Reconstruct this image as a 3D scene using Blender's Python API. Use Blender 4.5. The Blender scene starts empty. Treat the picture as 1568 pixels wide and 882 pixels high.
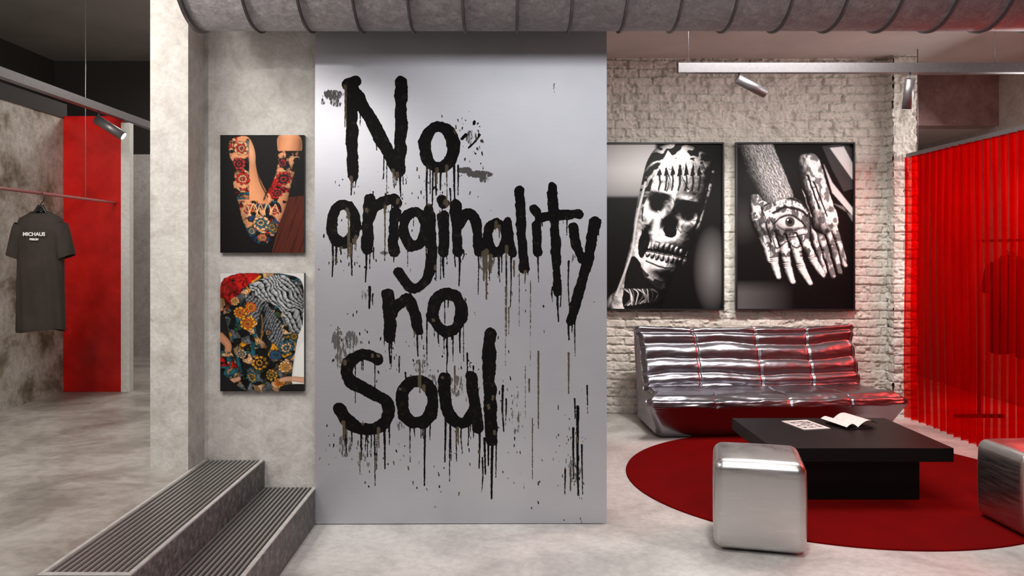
import bpy, bmesh, math, random
import numpy as np
from mathutils import Matrix, Vector, Euler
random.seed(7); rng=np.random.RandomState(5)
scene=bpy.context.scene
scene.view_settings.view_transform='Standard'
scene.view_settings.look='None'
scene.view_settings.exposure=0.0

def lin(c):
    return tuple(((v/12.92) if v<=0.04045 else ((v+0.055)/1.055)**2.4) for v in c)
def rgb(r,g,b): return lin((r/255,g/255,b/255))

# ------------------------------------------------------------- noise
TAB=rng.rand(256,256)
def vnoise(x,y,seed=0):
    x=np.asarray(x,float)+seed*17.3; y=np.asarray(y,float)+seed*7.7
    xi=np.floor(x).astype(int); yi=np.floor(y).astype(int)
    fx=x-xi; fy=y-yi; fx=fx*fx*(3-2*fx); fy=fy*fy*(3-2*fy)
    a=TAB[xi%256,yi%256];b=TAB[(xi+1)%256,yi%256];c=TAB[xi%256,(yi+1)%256];d=TAB[(xi+1)%256,(yi+1)%256]
    return (a*(1-fx)+b*fx)*(1-fy)+(c*(1-fx)+d*fx)*fy
def fbm(x,y,seed=0,o=4):
    s=0;a=.5;t=0
    for k in range(o):
        s=s+a*vnoise(x*2**k,y*2**k,seed+k*3); t+=a; a*=.5
    return s/t

# ------------------------------------------------------------- materials
def new_mat(name):
    m=bpy.data.materials.new(name); m.use_nodes=True
    nt=m.node_tree; b=nt.nodes['Principled BSDF']
    return m,nt,b
def setc(b,col,rough=.5,metal=0,spec=None):
    b.inputs['Base Color'].default_value=(*col[:3],1)
    b.inputs['Roughness'].default_value=rough
    b.inputs['Metallic'].default_value=metal
    if spec is not None: b.inputs['Specular IOR Level'].default_value=spec
def coords(nt,scale=(1,1,1)):
    tc=nt.nodes.new('ShaderNodeTexCoord'); mp=nt.nodes.new('ShaderNodeMapping')
    mp.inputs['Scale'].default_value=scale
    nt.links.new(tc.outputs['Object'],mp.inputs['Vector']); return mp.outputs['Vector']
def noise(nt,vec,scale,detail=6,rough=.6,dist=0):
    n=nt.nodes.new('ShaderNodeTexNoise'); n.inputs['Scale'].default_value=scale
    n.inputs['Detail'].default_value=detail; n.inputs['Roughness'].default_value=rough
    n.inputs['Distortion'].default_value=dist
    nt.links.new(vec,n.inputs['Vector']); return n.outputs['Fac']
def ramp(nt,fac,stops):
    r=nt.nodes.new('ShaderNodeValToRGB'); e=r.color_ramp.elements
    while len(e)<len(stops): e.new(.5)
    for i,(p,c) in enumerate(stops):
        e[i].position=p; e[i].color=(*c[:3],1)
    nt.links.new(fac,r.inputs['Fac']); return r.outputs['Color']
def mix(nt,fac,a,b,blend='MIX'):
    m=nt.nodes.new('ShaderNodeMix'); m.data_type='RGBA'; m.blend_type=blend
    for sock,v in ((m.inputs['Factor'],fac),(m.inputs['A'],a),(m.inputs['B'],b)):
        if isinstance(v,(int,float)): sock.default_value=v
        elif isinstance(v,tuple): sock.default_value=(*v[:3],1)
        else: nt.links.new(v,sock)
    return m.outputs['Result']
def mathn(nt,op,a,b=0.0):
    m=nt.nodes.new('ShaderNodeMath'); m.operation=op
    for i,v in enumerate((a,b)):
        if isinstance(v,(int,float)): m.inputs[i].default_value=v
        else: nt.links.new(v,m.inputs[i])
    return m.outputs[0]
def maprange(nt,v,a,b,c=0,d=1):
    m=nt.nodes.new('ShaderNodeMapRange')
    m.inputs[1].default_value=a;m.inputs[2].default_value=b;m.inputs[3].default_value=c;m.inputs[4].default_value=d
    nt.links.new(v,m.inputs[0]); return m.outputs[0]
def bump(nt,b,h,strength=.3,dist=.02):
    n=nt.nodes.new('ShaderNodeBump'); n.inputs['Strength'].default_value=strength
    n.inputs['Distance'].default_value=dist
    nt.links.new(h,n.inputs['Height']); nt.links.new(n.outputs['Normal'],b.inputs['Normal'])
def simple(name,col,rough=.5,metal=0,spec=None):
    m,nt,b=new_mat(name); setc(b,col,rough,metal,spec)
    v=coords(nt); f=noise(nt,v,35,4)
    lo=tuple(c*.88 for c in col); hi=tuple(min(1,c*1.08) for c in col)
    nt.links.new(ramp(nt,f,[(.3,lo),(.7,hi)]),b.inputs['Base Color'])
    return m
def mottled(name,stops,scale=2.0,rough=(.5,.7),bumpst=.2,bscale=30,metal=0,fine=None,dist=0.3,bd=.01,spec=None):
    m,nt,b=new_mat(name); setc(b,(.5,.5,.5),.5,metal,spec)
    v=coords(nt); f=noise(nt,v,scale,9,.65,dist)
    c=ramp(nt,f,stops)
    f2=noise(nt,v,bscale,6,.7)
    if fine: c=mix(nt,1.0,c,ramp(nt,f2,[(.35,(fine,)*3),(.6,(1,1,1))]),'MULTIPLY')
    nt.links.new(c,b.inputs['Base Color'])
    nt.links.new(maprange(nt,f,.3,.7,rough[0],rough[1]),b.inputs['Roughness'])
    bump(nt,b,f2,bumpst,bd)
    return m

M_floor=mottled('polished_concrete',[(.3,rgb(158,154,150)),(.46,rgb(188,184,180)),(.54,rgb(202,198,194)),(.7,rgb(214,211,207))],1.9,(.34,.55),.12,22,fine=.82,dist=.5)
M_floor2=mottled('platform_concrete',[(.3,rgb(128,122,115)),(.46,rgb(154,148,141)),(.55,rgb(172,166,159)),(.72,rgb(186,181,175))],2.3,(.3,.5),.12,16,fine=.78,dist=.5)
M_plaster=mottled('plaster_light',[(.3,rgb(178,172,165)),(.45,rgb(193,188,182)),(.55,rgb(201,197,191)),(.7,rgb(210,207,202))],9,(.7,.9),.45,45,fine=.86,dist=.8)
M_raw=mottled('raw_concrete',[(.34,rgb(104,94,78)),(.42,rgb(150,140,124)),(.49,rgb(188,181,170)),(.6,rgb(208,203,195)),(.75,rgb(172,160,140))],2.6,(.7,.9),.6,24,fine=.66,dist=.3)
M_stepc=mottled('step_concrete_dark',[(.35,rgb(66,64,64)),(.5,rgb(98,96,95)),(.68,rgb(140,137,135))],34,(.5,.7),.3,80,fine=.8)
M_stepl=mottled('step_concrete_edge',[(.3,rgb(168,165,161)),(.6,rgb(192,189,185))],20,(.5,.7),.2,60,fine=.9)
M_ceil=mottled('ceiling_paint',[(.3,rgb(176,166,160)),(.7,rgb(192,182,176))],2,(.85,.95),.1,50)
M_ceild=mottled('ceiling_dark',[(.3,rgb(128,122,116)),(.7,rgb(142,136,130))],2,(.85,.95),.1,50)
M_dark=simple('dark_matte',rgb(44,39,36),.8)  # dark base colour for the surfaces above and behind the left wall
M_brick=mottled('painted_brick',[(.3,rgb(194,188,177)),(.5,rgb(216,211,201)),(.7,rgb(227,223,215))],9,(.75,.9),.7,60,fine=.8)
M_beam=mottled('beam_concrete',[(.3,rgb(128,100,96)),(.5,rgb(150,122,118)),(.7,rgb(170,146,140))],5,(.7,.9),.3,30,fine=.8)
M_duct=mottled('galvanised_duct',[(.3,rgb(128,124,126)),(.5,rgb(148,144,146)),(.7,rgb(170,166,168))],24,(.4,.55),.5,60,metal=.25,fine=.75)
M_ring=simple('duct_seam',rgb(96,92,94),.4,.5)
M_redpanel=mottled('red_lacquer',[(.3,rgb(170,12,10)),(.7,rgb(228,28,22))],3,(.18,.3),.03,8)
M_white=simple('white_paint',rgb(225,223,218),.6)
M_black=simple('black_plastic',rgb(14,14,14),.45)
M_table=simple('black_lacquer_wood',rgb(12,10,11),.45,0,.2)
M_alu=simple('aluminium',rgb(128,124,126),.4,.7)
M_rail=simple('rail_steel',rgb(190,185,185),.3,.8)
M_redrail=simple('pink_steel',rgb(200,140,138),.3,.6)
M_cloth=mottled('charcoal_cotton',[(.3,rgb(54,48,44)),(.7,rgb(68,61,56))],6,(.85,.95),.2,260,spec=.2)
M_clothb=mottled('black_cotton',[(.3,rgb(14,11,11)),(.7,rgb(22,18,18))],6,(.85,.95),.2,260,spec=.1)
M_printw=simple('white_print',rgb(235,235,235),.7)
M_rug=mottled('red_rug',[(.3,rgb(100,3,4)),(.7,rgb(114,5,6))],4,(.9,.98),.3,400,spec=.05)
M_steel=simple('tread_steel',rgb(172,169,166),.35,.6)
M_groove=simple('tread_groove',rgb(26,24,23),.5,.1)
# silver foil upholstery
M_sofa,nt,b=new_mat('silver_foil_upholstery'); setc(b,rgb(142,140,147),.30,1)
v=coords(nt,(.5,1,2.0)); f=noise(nt,v,6,4,.5,.6); bump(nt,b,f,.16,.03)
M_sofas,nt,b=new_mat('silver_foil_side'); setc(b,rgb(170,168,172),.25,1)
v=coords(nt,(1,5,.8)); f=noise(nt,v,5,4,.6,1.2); bump(nt,b,f,.9,.05)
M_stool,nt,b=new_mat('brushed_metal_stool'); setc(b,rgb(200,198,197),.3,1)
v=coords(nt,(1,1,14)); f=noise(nt,v,5,6,.6); nt.links.new(maprange(nt,f,.3,.7,.24,.4),b.inputs['Roughness'])
v2=coords(nt); f=noise(nt,v2,3,1,.5); bump(nt,b,f,.05,.03)
# curtain
M_curt=bpy.data.materials.new('red_sheer_curtain'); M_curt.use_nodes=True; nt=M_curt.node_tree
for n in list(nt.nodes): nt.nodes.remove(n)
o=nt.nodes.new('ShaderNodeOutputMaterial'); d=nt.nodes.new('ShaderNodeBsdfDiffuse'); t=nt.nodes.new('ShaderNodeBsdfTranslucent'); tr=nt.nodes.new('ShaderNodeBsdfTransparent')
v=coords(nt,(1,1,.3)); f=noise(nt,v,8,4); cc=ramp(nt,f,[(.3,rgb(190,12,12)),(.7,rgb(225,25,22))])
nt.links.new(cc,d.inputs['Color']); nt.links.new(cc,t.inputs['Color']); tr.inputs['Color'].default_value=(1,.12,.10,1)
m1=nt.nodes.new('ShaderNodeMixShader'); m1.inputs[0].default_value=.5
nt.links.new(d.outputs[0],m1.inputs[1]); nt.links.new(t.outputs[0],m1.inputs[2])
m2=nt.nodes.new('ShaderNodeMixShader'); m2.inputs[0].default_value=.80
nt.links.new(m1.outputs[0],m2.inputs[1]); nt.links.new(tr.outputs[0],m2.inputs[2]); nt.links.new(m2.outputs[0],o.inputs['Surface'])
M_lamp,nt,b=new_mat('lamp_glass'); setc(b,(1,1,1),.4); b.inputs['Emission Color'].default_value=(1,.95,.9,1); b.inputs['Emission Strength'].default_value=3
# printed art
M_art,nt,b=new_mat('printed_canvas'); setc(b,(1,1,1),.5,0,.15)
a=nt.nodes.new('ShaderNodeAttribute'); a.attribute_name='art'; nt.links.new(a.outputs['Color'],b.inputs['Base Color'])
# metal sheet with brushed lettering
M_sheet,nt,b=new_mat('steel_sheet_with_black_paint')
a=nt.nodes.new('ShaderNodeAttribute'); a.attribute_name='paint'
sp=nt.nodes.new('ShaderNodeSeparateColor'); nt.links.new(a.outputs['Color'],sp.inputs[0])
v=coords(nt); n1=noise(nt,v,60,5,.7); n1b=noise(nt,coords(nt,(1,1,.25)),90,4,.6)
e=mathn(nt,'ADD',sp.outputs[0],mathn(nt,'MULTIPLY',mathn(nt,'SUBTRACT',n1,.5),.24))
cov=maprange(nt,e,.485,.515)
gap=maprange(nt,noise(nt,v,34,6,.75),.68,.74)
cov=mathn(nt,'MULTIPLY',cov,mathn(nt,'SUBTRACT',1.0,mathn(nt,'MULTIPLY',gap,.35)))
dry=mathn(nt,'ADD',sp.outputs[1],mathn(nt,'SUBTRACT',n1b,1.0))
dryc=maprange(nt,dry,.0,.08,0,.85)
cov2=mathn(nt,'MAXIMUM',cov,dryc)
vs=coords(nt,(.3,1,8)); sc=noise(nt,vs,30,3)
base=ramp(nt,noise(nt,coords(nt),1.3,3),[(.3,rgb(182,183,191)),(.7,rgb(196,197,202))])
base=mix(nt,1.0,base,ramp(nt,sc,[(.3,(.96,.96,.96)),(.7,(1,1,1))]),'MULTIPLY')
pc=mix(nt,sp.outputs[2],rgb(6,5,5),rgb(84,74,60))
pc=mix(nt,maprange(nt,noise(nt,v,28,5,.7),.56,.68,0,.35),pc,rgb(60,53,46))
pc=mix(nt,maprange(nt,mathn(nt,'SUBTRACT',dryc,cov),.2,.6,0,.75),pc,rgb(48,41,35))
nt.links.new(mix(nt,cov2,base,pc),b.inputs['Base Color'])
inv=mathn(nt,'SUBTRACT',1.0,cov2)
nt.links.new(mathn(nt,'MULTIPLY',inv,.6),b.inputs['Metallic'])
nt.links.new(mathn(nt,'ADD',mathn(nt,'MULTIPLY',inv,-.2),.6),b.inputs['Roughness'])
nt.links.new(mathn(nt,'ADD',mathn(nt,'MULTIPLY',inv,.4),.1),b.inputs['Specular IOR Level'])
bump(nt,b,cov2,.15,.002)

# ------------------------------------------------------------- geometry helpers
def empty(name,loc=(0,0,0)):
    e=bpy.data.objects.new(name,None); e.location=loc; e.empty_display_size=.1
    scene.collection.objects.link(e); return e
def link(o,parent=None):
    scene.collection.objects.link(o)
    if parent:
        o.parent=parent; o.matrix_parent_inverse=Matrix.Translation(-Vector(parent.location))
    return o
def mesh_obj(name,verts,faces,mat,parent=None,smooth=False):
    me=bpy.data.meshes.new(name); me.from_pydata([tuple(p) for p in verts],[],faces); me.update()
    if mat: me.materials.append(mat)
    if smooth: me.polygons.foreach_set('use_smooth',[True]*len(me.polygons))
    return link(bpy.data.objects.new(name,me),parent)
def box(name,x0,x1,y0,y1,z0,z1,mat,parent=None,bevel=0,seg=3):
    cx,cy,cz=(x0+x1)/2,(y0+y1)/2,(z0+z1)/2
    bm=bmesh.new(); bmesh.ops.create_cube(bm,size=1)
    bmesh.ops.scale(bm,vec=(x1-x0,y1-y0,z1-z0),verts=bm.verts)
    if bevel: bmesh.ops.bevel(bm,geom=bm.edges[:],offset=bevel,segments=seg,profile=.5,affect='EDGES')
    me=bpy.data.meshes.new(name); bm.to_mesh(me); bm.free(); me.materials.append(mat)
    o=bpy.data.objects.new(name,me); o.location=(cx,cy,cz); return link(o,parent)
def cyl(name,p0,p1,r,mat,parent=None,n=24,r2=None,caps=True):
    p0=Vector(p0);p1=Vector(p1);d=p1-p0;q=d.to_track_quat('Z','Y')
    bm=bmesh.new(); bmesh.ops.create_cone(bm,cap_ends=caps,segments=n,radius1=r,radius2=r if r2 is None else r2,depth=d.length)
    me=bpy.data.meshes.new(name); bm.to_mesh(me); bm.free(); me.materials.append(mat)
    for p in me.polygons: p.use_smooth=len(p.vertices)==4
    me.transform(q.to_matrix().to_4x4())
    o=bpy.data.objects.new(name,me); o.location=(p0+p1)/2; return link(o,parent)
def grid_np(name,P,mat,parent=None,smooth=True,attr=None,attrname='art',flip=False):
    ny,nx=P.shape[:2]
    me=bpy.data.meshes.new(name)
    idx=np.arange(ny*nx).reshape(ny,nx)
    q=np.stack([idx[:-1,:-1],idx[1:,:-1],idx[1:,1:],idx[:-1,1:]],-1).reshape(-1,4)
    if flip: q=q[:,::-1]
    me.vertices.add(ny*nx); me.vertices.foreach_set('co',P.reshape(-1).astype(np.float32))
    me.loops.add(q.size); me.loops.foreach_set('vertex_index',q.reshape(-1).astype(np.int32))
    me.polygons.add(len(q)); me.polygons.foreach_set('loop_start',np.arange(0,q.size,4,dtype=np.int32))
    me.polygons.foreach_set('loop_total',np.full(len(q),4,dtype=np.int32))
    me.update(calc_edges=True); me.validate()
    me.polygons.foreach_set('use_smooth',np.full(len(q),smooth))
    if attr is not None:
        at=me.color_attributes.new(attrname,'FLOAT_COLOR','POINT')
        c=np.ones((ny*nx,4),np.float32); c[:,:3]=attr.reshape(-1,3); at.data.foreach_set('color',c.reshape(-1))
    me.materials.append(mat)
    return link(bpy.data.objects.new(name,me),parent)
def tube(name,pts,r,mat,parent=None,cyclic=False):
    cu=bpy.data.curves.new(name,'CURVE'); cu.dimensions='3D'; cu.bevel_depth=r; cu.bevel_resolution=3
    s=cu.splines.new('POLY'); s.points.add(len(pts)-1)
    for p,q in zip(s.points,pts): p.co=(*q,1)
    s.use_cyclic_u=cyclic; cu.materials.append(mat)
    cu.use_fill_caps=True
    return link(bpy.data.objects.new(name,cu),parent)

def smooth_poly(pts,n=8,closed=True):
    P=[np.array(p,float) for p in pts]; out=[]; N=len(P)
    rngi=range(N) if closed else range(N-1)
    for i in rngi:
        if closed: p0,p1,p2,p3=P[(i-1)%N],P[i],P[(i+1)%N],P[(i+2)%N]
        else: p0,p1,p2,p3=P[max(i-1,0)],P[i],P[i+1],P[min(i+2,N-1)]
        for k in range(n):
            t=k/n
            out.append(.5*((2*p1)+(-p0+p2)*t+(2*p0-5*p1+4*p2-p3)*t*t+(-p0+3*p1-3*p2+p3)*t**3))
    if not closed: out.append(P[-1])
    return out

# ------------------------------------------------------------- room shell
box('floor',-5.2,5.2,-3.2,10.8,-.1,0,M_floor)
box('floor_platform',-5,-1.667,-3,9.03,.001,.351,M_floor2)
box('ceiling',-1.80,5.2,-3.2,10.8,3.29,3.4,M_ceil)
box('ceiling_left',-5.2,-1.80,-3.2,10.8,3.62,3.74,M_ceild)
box('wall_outer_left',-5.2,-5.0,-3.2,10.8,0,3.62,M_dark)
box('wall_outer_right',5.0,5.2,-3.2,10.8,0,3.29,M_plaster)
box('wall_rear',-5.0,5.0,-3.2,-3.0,0,3.62,M_plaster)
box('wall_front_far',-1.75,5.0,10.6,10.8,0,3.29,M_plaster)
box('wall_left',-3.75,-3.63,-3.0,6.71,.351,2.60,M_raw)
box('trim_1',-3.76,-3.62,-3.0,6.75,2.60,2.72,M_dark)
box('wall_left_far',-5.0,-1.87,9.03,9.2,.0,2.58,M_plaster)
box('wall_left_far_upper',-5.0,-1.87,9.06,9.2,2.58,3.62,M_dark)
box('wall_partition_side',-1.868,-1.75,4.86,9.2,0,3.62,M_plaster)
box('wall_center',-1.868,.561,4.534,4.86,0,3.62,M_plaster)
box('wall_pillar',-1.868,-1.668,4.30,4.534,.351,3.62,M_plaster)
box('red_wall_panel',-3.63,-3.146,6.71,6.75,.352,2.617,M_redpanel)
box('trim_2',-3.146,-3.076,6.69,6.76,.352,2.56,M_white)
box('wall_beam_right',3.73,5.0,8.26,8.5,2.78,3.29,M_beam)
box('ceiling_soffit_right',3.55,5.0,8.5,10.6,2.78,2.9,M_ceil)

# ------------------------------------------------------------- brick wall
def brick_height(U,V,seed=0):
    bh=.080; bl=.225
    Vw=V+(fbm(U*3,V*3,seed,3)-.5)*.022
    row=np.floor(Vw/bh); fv=Vw/bh-row
    off=(row%2)*.5+TAB[row.astype(int)%256,3]*.25
    uu=(U+(fbm(U*4,V*4,seed+4,3)-.5)*.022)/bl+off; col=np.floor(uu); fu=uu-col
    dm=np.minimum(np.minimum(fu,1-fu)*bl,np.minimum(fv,1-fv)*bh)
    edge=np.clip((dm-.002+ (fbm(U*28,V*28,seed+9,3)-.5)*.016)/.008,0,1); edge=edge*edge*(3-2*edge)
    pr=TAB[(row.astype(int)*7+seed)%256,(col.astype(int)*13)%256]
    fill=np.clip((fbm(U*1.6,V*1.6,seed+2,3)-.5)*4+.8,0.25,1)
    pit=np.clip((fbm(U*11,V*20,seed+12,3)-.62)*9,0,1)
    return edge*.023*fill+ (pr-.5)*.017+ (fbm(U*12,V*14,seed+6,4)-.5)*.012+(fbm(U*45,V*45,seed+8,3)-.5)*.014-pit*.016
def brick_panel(name,o,ud,nd,w,h,step=.009,seed=0,parent=None,flip=False):
    nu=int(w/step)+1; nv=int(h/step)+1
    u=np.linspace(0,w,nu); v_=np.linspace(h,0,nv); U,V=np.meshgrid(u,v_)
    H=brick_height(U,V,seed)
    P=np.array(o)[None,None,:]+U[...,None]*np.array(ud)+V[...,None]*np.array((0,0,1.))+H[...,None]*np.array(nd)
    return grid_np(name,P,M_brick,parent,flip=flip)
bw=empty('wall_brick',(1,7.6,0))
brick_panel('brick_face',(-.2,7.57,0),(1,0,0),(0,-1,0),3.74,3.29,.0065,0,bw)
box('brick_core',-1.75,3.73,7.60,7.8,0,3.29,M_brick,bw)
brick_panel('pier_face',(3.53,7.42,0),(1,0,0),(0,-1,0),.21,3.29,.0065,5,bw)
brick_panel('pier_side',(3.54,7.60,0),(0,-1,0),(-1,0,0),.19,3.29,.0065,9,bw)
box('pier_core',3.56,3.735,7.44,7.60,0,3.29,M_brick,bw)

# ------------------------------------------------------------- steps with ribbed metal treads
def ribbed(name,x0,x1,y0,y1,z,n,parent):
    vs=[];fs=[];w=(x1-x0)/n; prof=[]
    for i in range(n):
        a=x0+i*w
        prof+=[(a,z),(a+.08*w,z+.006),(a+.46*w,z+.006),(a+.52*w,z)]
    prof.append((x1,z))
    for (x,zz) in prof: vs+=[(x,y0,zz),(x,y1,zz)]
    for i in range(len(prof)-1): fs.append((2*i,2*i+2,2*i+3,2*i+1))
    o=mesh_obj(name,vs,fs,M_steel,parent); o.data.materials.append(M_groove)
    for i,p in enumerate(o.data.polygons): p.material_index=1 if i%4==3 else 0
    return o
st=empty('entry_steps',(-1.35,3,0))
box('lower_step_body',-1.667,-1.043,-1.0,4.53,.0,.195,M_stepc,st,.004,1)
box('upper_step_body',-1.665,-1.332,-1.0,4.53,.195,.345,M_stepc,st,.004,1)
box('upper_edge_strip_inner',-1.665,-1.648,2.9,4.52,.345,.352,M_stepl,st)
box('upper_edge_strip_outer',-1.350,-1.332,2.9,4.52,.345,.352,M_stepl,st)
box('upper_end_strip',-1.648,-1.35,2.9,2.93,.345,.352,M_stepl,st)
box('lower_edge_strip_outer',-1.062,-1.043,1.6,4.52,.195,.202,M_stepl,st)
ribbed('upper_tread',-1.648,-1.350,2.93,4.52,.3455,12,st)
ribbed('lower_tread',-1.330,-1.062,1.6,4.52,.1955,11,st)

# ------------------------------------------------------------- ventilation duct
du=empty('ventilation_duct',(1,4.1,2.94))
DR=.32; DX0=-1.56; DX1=4.6
cyl('duct_body',(DX0,4.1,2.94),(DX1,4.1,2.94),DR,M_duct,du,96)
def ring(name,x,R,r,mat,parent,w=.012):
    bm=bmesh.new(); n=96; prof=[(-w,0),(-w*.6,r),(w*.6,r),(w,0)]
    vs=[[bm.verts.new((x+a,4.1+(R+h)*math.cos(2*math.pi*k/n),2.94+(R+h)*math.sin(2*math.pi*k/n))) for a,h in prof] for k in range(n)]
    for k in range(n):
        for j in range(3): bm.faces.new((vs[k][j],vs[(k+1)%n][j],vs[(k+1)%n][j+1],vs[k][j+1]))
    me=bpy.data.meshes.new(name); bm.normal_update(); bm.to_mesh(me); bm.free(); me.materials.append(mat)
    return link(bpy.data.objects.new(name,me),parent)
i=0
ring('end_flange',DX0+.012,DR,.012,M_ring,du,.014)
x=-1.25
while x<DX1:
    ring('seam_%d'%i,x,DR-.002,.014,M_ring,du,.008); x+=.262; i+=1
for k,xx in enumerate((-1.1,.6,2.3,4.0)):
    cyl('hanger_rod_%d'%k,(xx,4.1,3.25),(xx,4.1,3.29),.01,M_ring,du)

# ------------------------------------------------------------- lettered metal sheet
S=1/276.0
W,H=443,790
nx,ny=420,730
gx=np.linspace(0,W,nx); gy=np.linspace(0,H,ny); GX,GY=np.meshgrid(gx,gy)
OX,OY=485,10
D=np.full(GX.shape,99.0); DRY=np.zeros(GX.shape); BR=np.zeros(GX.shape)
def segd(px,py,a,b):
    ax,ay=a;bx,by=b;dx,dy=bx-ax,by-ay;L=dx*dx+dy*dy+1e-9
    t=np.clip(((px-ax)*dx+(py-ay)*dy)/L,0,1)
    return np.hypot(px-ax-t*dx,py-ay-t*dy),t
def lstroke(pts,w,sm=True,brown=0,w2=None):
    global D,BR
    if sm and len(pts)>2: pts=smooth_poly(pts,5,False)
    n=len(pts)-1
    w2=w if w2 is None else w2
    if w>8: w+=2.8; w2+=2.8
    for i in range(n):
        a=(pts[i][0]-OX,pts[i][1]-OY); b=(pts[i+1][0]-OX,pts[i+1][1]-OY)
        x0=min(a[0],b[0])-30;x1=max(a[0],b[0])+30;y0=min(a[1],b[1])-30;y1=max(a[1],b[1])+30
        ix0=max(0,int(x0/W*(nx-1)));ix1=min(nx,int(x1/W*(nx-1))+2);iy0=max(0,int(y0/H*(ny-1)));iy1=min(ny,int(y1/H*(ny-1))+2)
        if ix1<=ix0 or iy1<=iy0: continue
        sl=(slice(iy0,iy1),slice(ix0,ix1))
        d,t=segd(GX[sl],GY[sl],a,b)
        ww=w+(w2-w)*((i+t)/n)
        dd=d-ww/2
        if w>6: dd=dd+ (fbm(GX[sl]/14,GY[sl]/14,3,3)-.5)*6
        if brown: BR[sl]=np.maximum(BR[sl],(dd<1.5)*brown)
        D[sl]=np.minimum(D[sl],dd)
def lell(cx,cy,rx,ry,w,a0=-80,a1=275,rot=0):
    pts=[]
    for k in range(25):
        t=math.radians(a0+(a1-a0)*k/24); x=rx*math.cos(t);y=ry*math.sin(t);r=math.radians(rot)
        pts.append((cx+x*math.cos(r)-y*math.sin(r),cy+x*math.sin(r)+y*math.cos(r)))
    lstroke(pts,w,False)
# No
lstroke([(534,132),(548,127)],15); lstroke([(540,132),(541,205),(543,272)],17,w2=14)
lstroke([(541,136),(572,190),(608,258)],17); lstroke([(616,128),(615,200),(612,266)],16,w2=15)
lell(673,227,22,31,16,-110,235)
# originality
lell(528,344,18,29,14)
lstroke([(568,306),(566,345),(564,383)],15); lstroke([(567,340),(576,318),(598,308)],13)
lstroke([(606,326),(604,355),(605,386)],14); lstroke([(607,306),(608,312)],14)
lell(636,352,17,26,13); lstroke([(657,320),(661,370),(661,402),(652,432),(632,441),(612,418)],13)
lstroke([(680,332),(681,360),(680,386)],14); lstroke([(678,307),(680,312)],14)
lstroke([(698,316),(700,350),(701,386)],14); lstroke([(701,350),(714,330),(728,338),(734,386)],13)
lell(760,365,14,22,12); lstroke([(777,342),(779,365),(784,388)],12)
lstroke([(795,295),(798,350),(803,410)],13); lstroke([(821,345),(822,388)],12); lstroke([(818,321),(820,325)],12)
lstroke([(845,288),(849,360),(852,412),(853,448)],13,w2=9); lstroke([(826,335),(850,331),(884,328)],12)
lstroke([(877,350),(882,378),(892,398)],11); lstroke([(910,341),(900,395),(885,450),(873,492)],14,w2=12)
# no
lstroke([(596,451),(599,482),(598,516)],16); lstroke([(601,484),(614,463),(630,461),(642,506)],14)
lell(686,478,22,29,15)
# Soul
lstroke([(579,549),(558,543),(536,556),(536,580),(566,598),(594,614),(596,636),(580,653),(553,655),(533,642),(523,624)],16)
lell(640,615,24,32,16)
lstroke([(682,578),(682,612),(692,640),(712,646),(726,626)],16); lstroke([(722,576),(726,615),(732,654)],15)
lstroke([(750,511),(750,590),(753,674)],16)
DBIG=D.copy()
drips=[(541,270,300,3),(547,270,288,2),(608,262,285,2),(615,262,302,3),(655,255,322,3),(664,256,345,2),(668,256,300,3),(676,258,292,3),(696,250,325,3),(702,255,300,2),(690,290,330,2),
(512,372,424,3),(518,375,405,3),(524,375,390,3),(541,370,422,3),(535,375,396,2),(563,380,432,3),(569,384,412,2),(591,320,400,2),(574,380,398,2),(605,385,402,2),(668,388,430,2),(680,386,425,3),(697,384,410,2),(704,384,438,3),(710,384,398,2),(733,385,412,2),(750,385,430,2),(765,384,432,2),(775,385,515,2),(782,385,470,2),(768,384,418,2),(808,405,422,2),(823,388,432,2),(800,408,420,2),(845,440,462,2),(853,440,492,3),(858,430,470,2),(870,490,520,3),(880,470,545,2),(876,488,510,2),(870,400,470,2),
(591,510,530,2),(598,512,556,3),(606,512,526,2),(640,500,545,3),(646,500,520,2),(655,480,560,2),(672,505,530,2),(685,505,578,2),(693,505,520,2),(705,498,540,3),(568,440,472,4),(573,450,468,2),
(532,650,692,3),(540,655,682,2),(555,655,702,3),(562,655,684,2),(575,655,742,2),(590,650,716,3),(598,650,680,2),(636,645,668,2),(652,645,742,3),(660,640,672,2),(683,640,706,3),(690,645,735,2),(700,645,705,2),(707,645,690,2),(718,648,682,2),(726,650,670,2),(735,650,716,3),(742,670,725,3),(748,670,712,3),(754,670,762,4),(760,665,730,2),(739,700,752,2),(770,590,660,3),(775,610,650,2),(716,540,590,2),(725,560,580,2),
(622,570,590,2),(613,545,570,2),(884,622,757,4),(877,655,732,3),(865,718,756,2),(890,680,757,2),(898,590,632,2),(879,610,640,2)]
for (x,a,b_,w) in drips:
    lstroke([(x,a),(x+random.uniform(-1,1),(a+b_)/2),(x+random.uniform(-1.5,1.5),b_)],w+.8,False,w2=w*.7)
cnt=0
for _ in range(4000):
    if cnt>=80: break
    ix=random.randrange(4,nx-4); iy=random.randrange(60,ny-90)
    if DBIG[iy,ix]<-2 and DBIG[min(iy+9,ny-1),ix]>0:
        x=gx[ix]+OX; y=gy[iy]+OY; L=random.choice([8,12,16,24,36,56])
        if 590<x<665 and 395<y<500: continue
        lstroke([(x,y),(x+random.uniform(-1,1),y+6+L)],random.choice([1.6,2,2.6]),False,w2=1.3,brown=random.choice([0,0,0,.8])); cnt+=1
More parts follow.
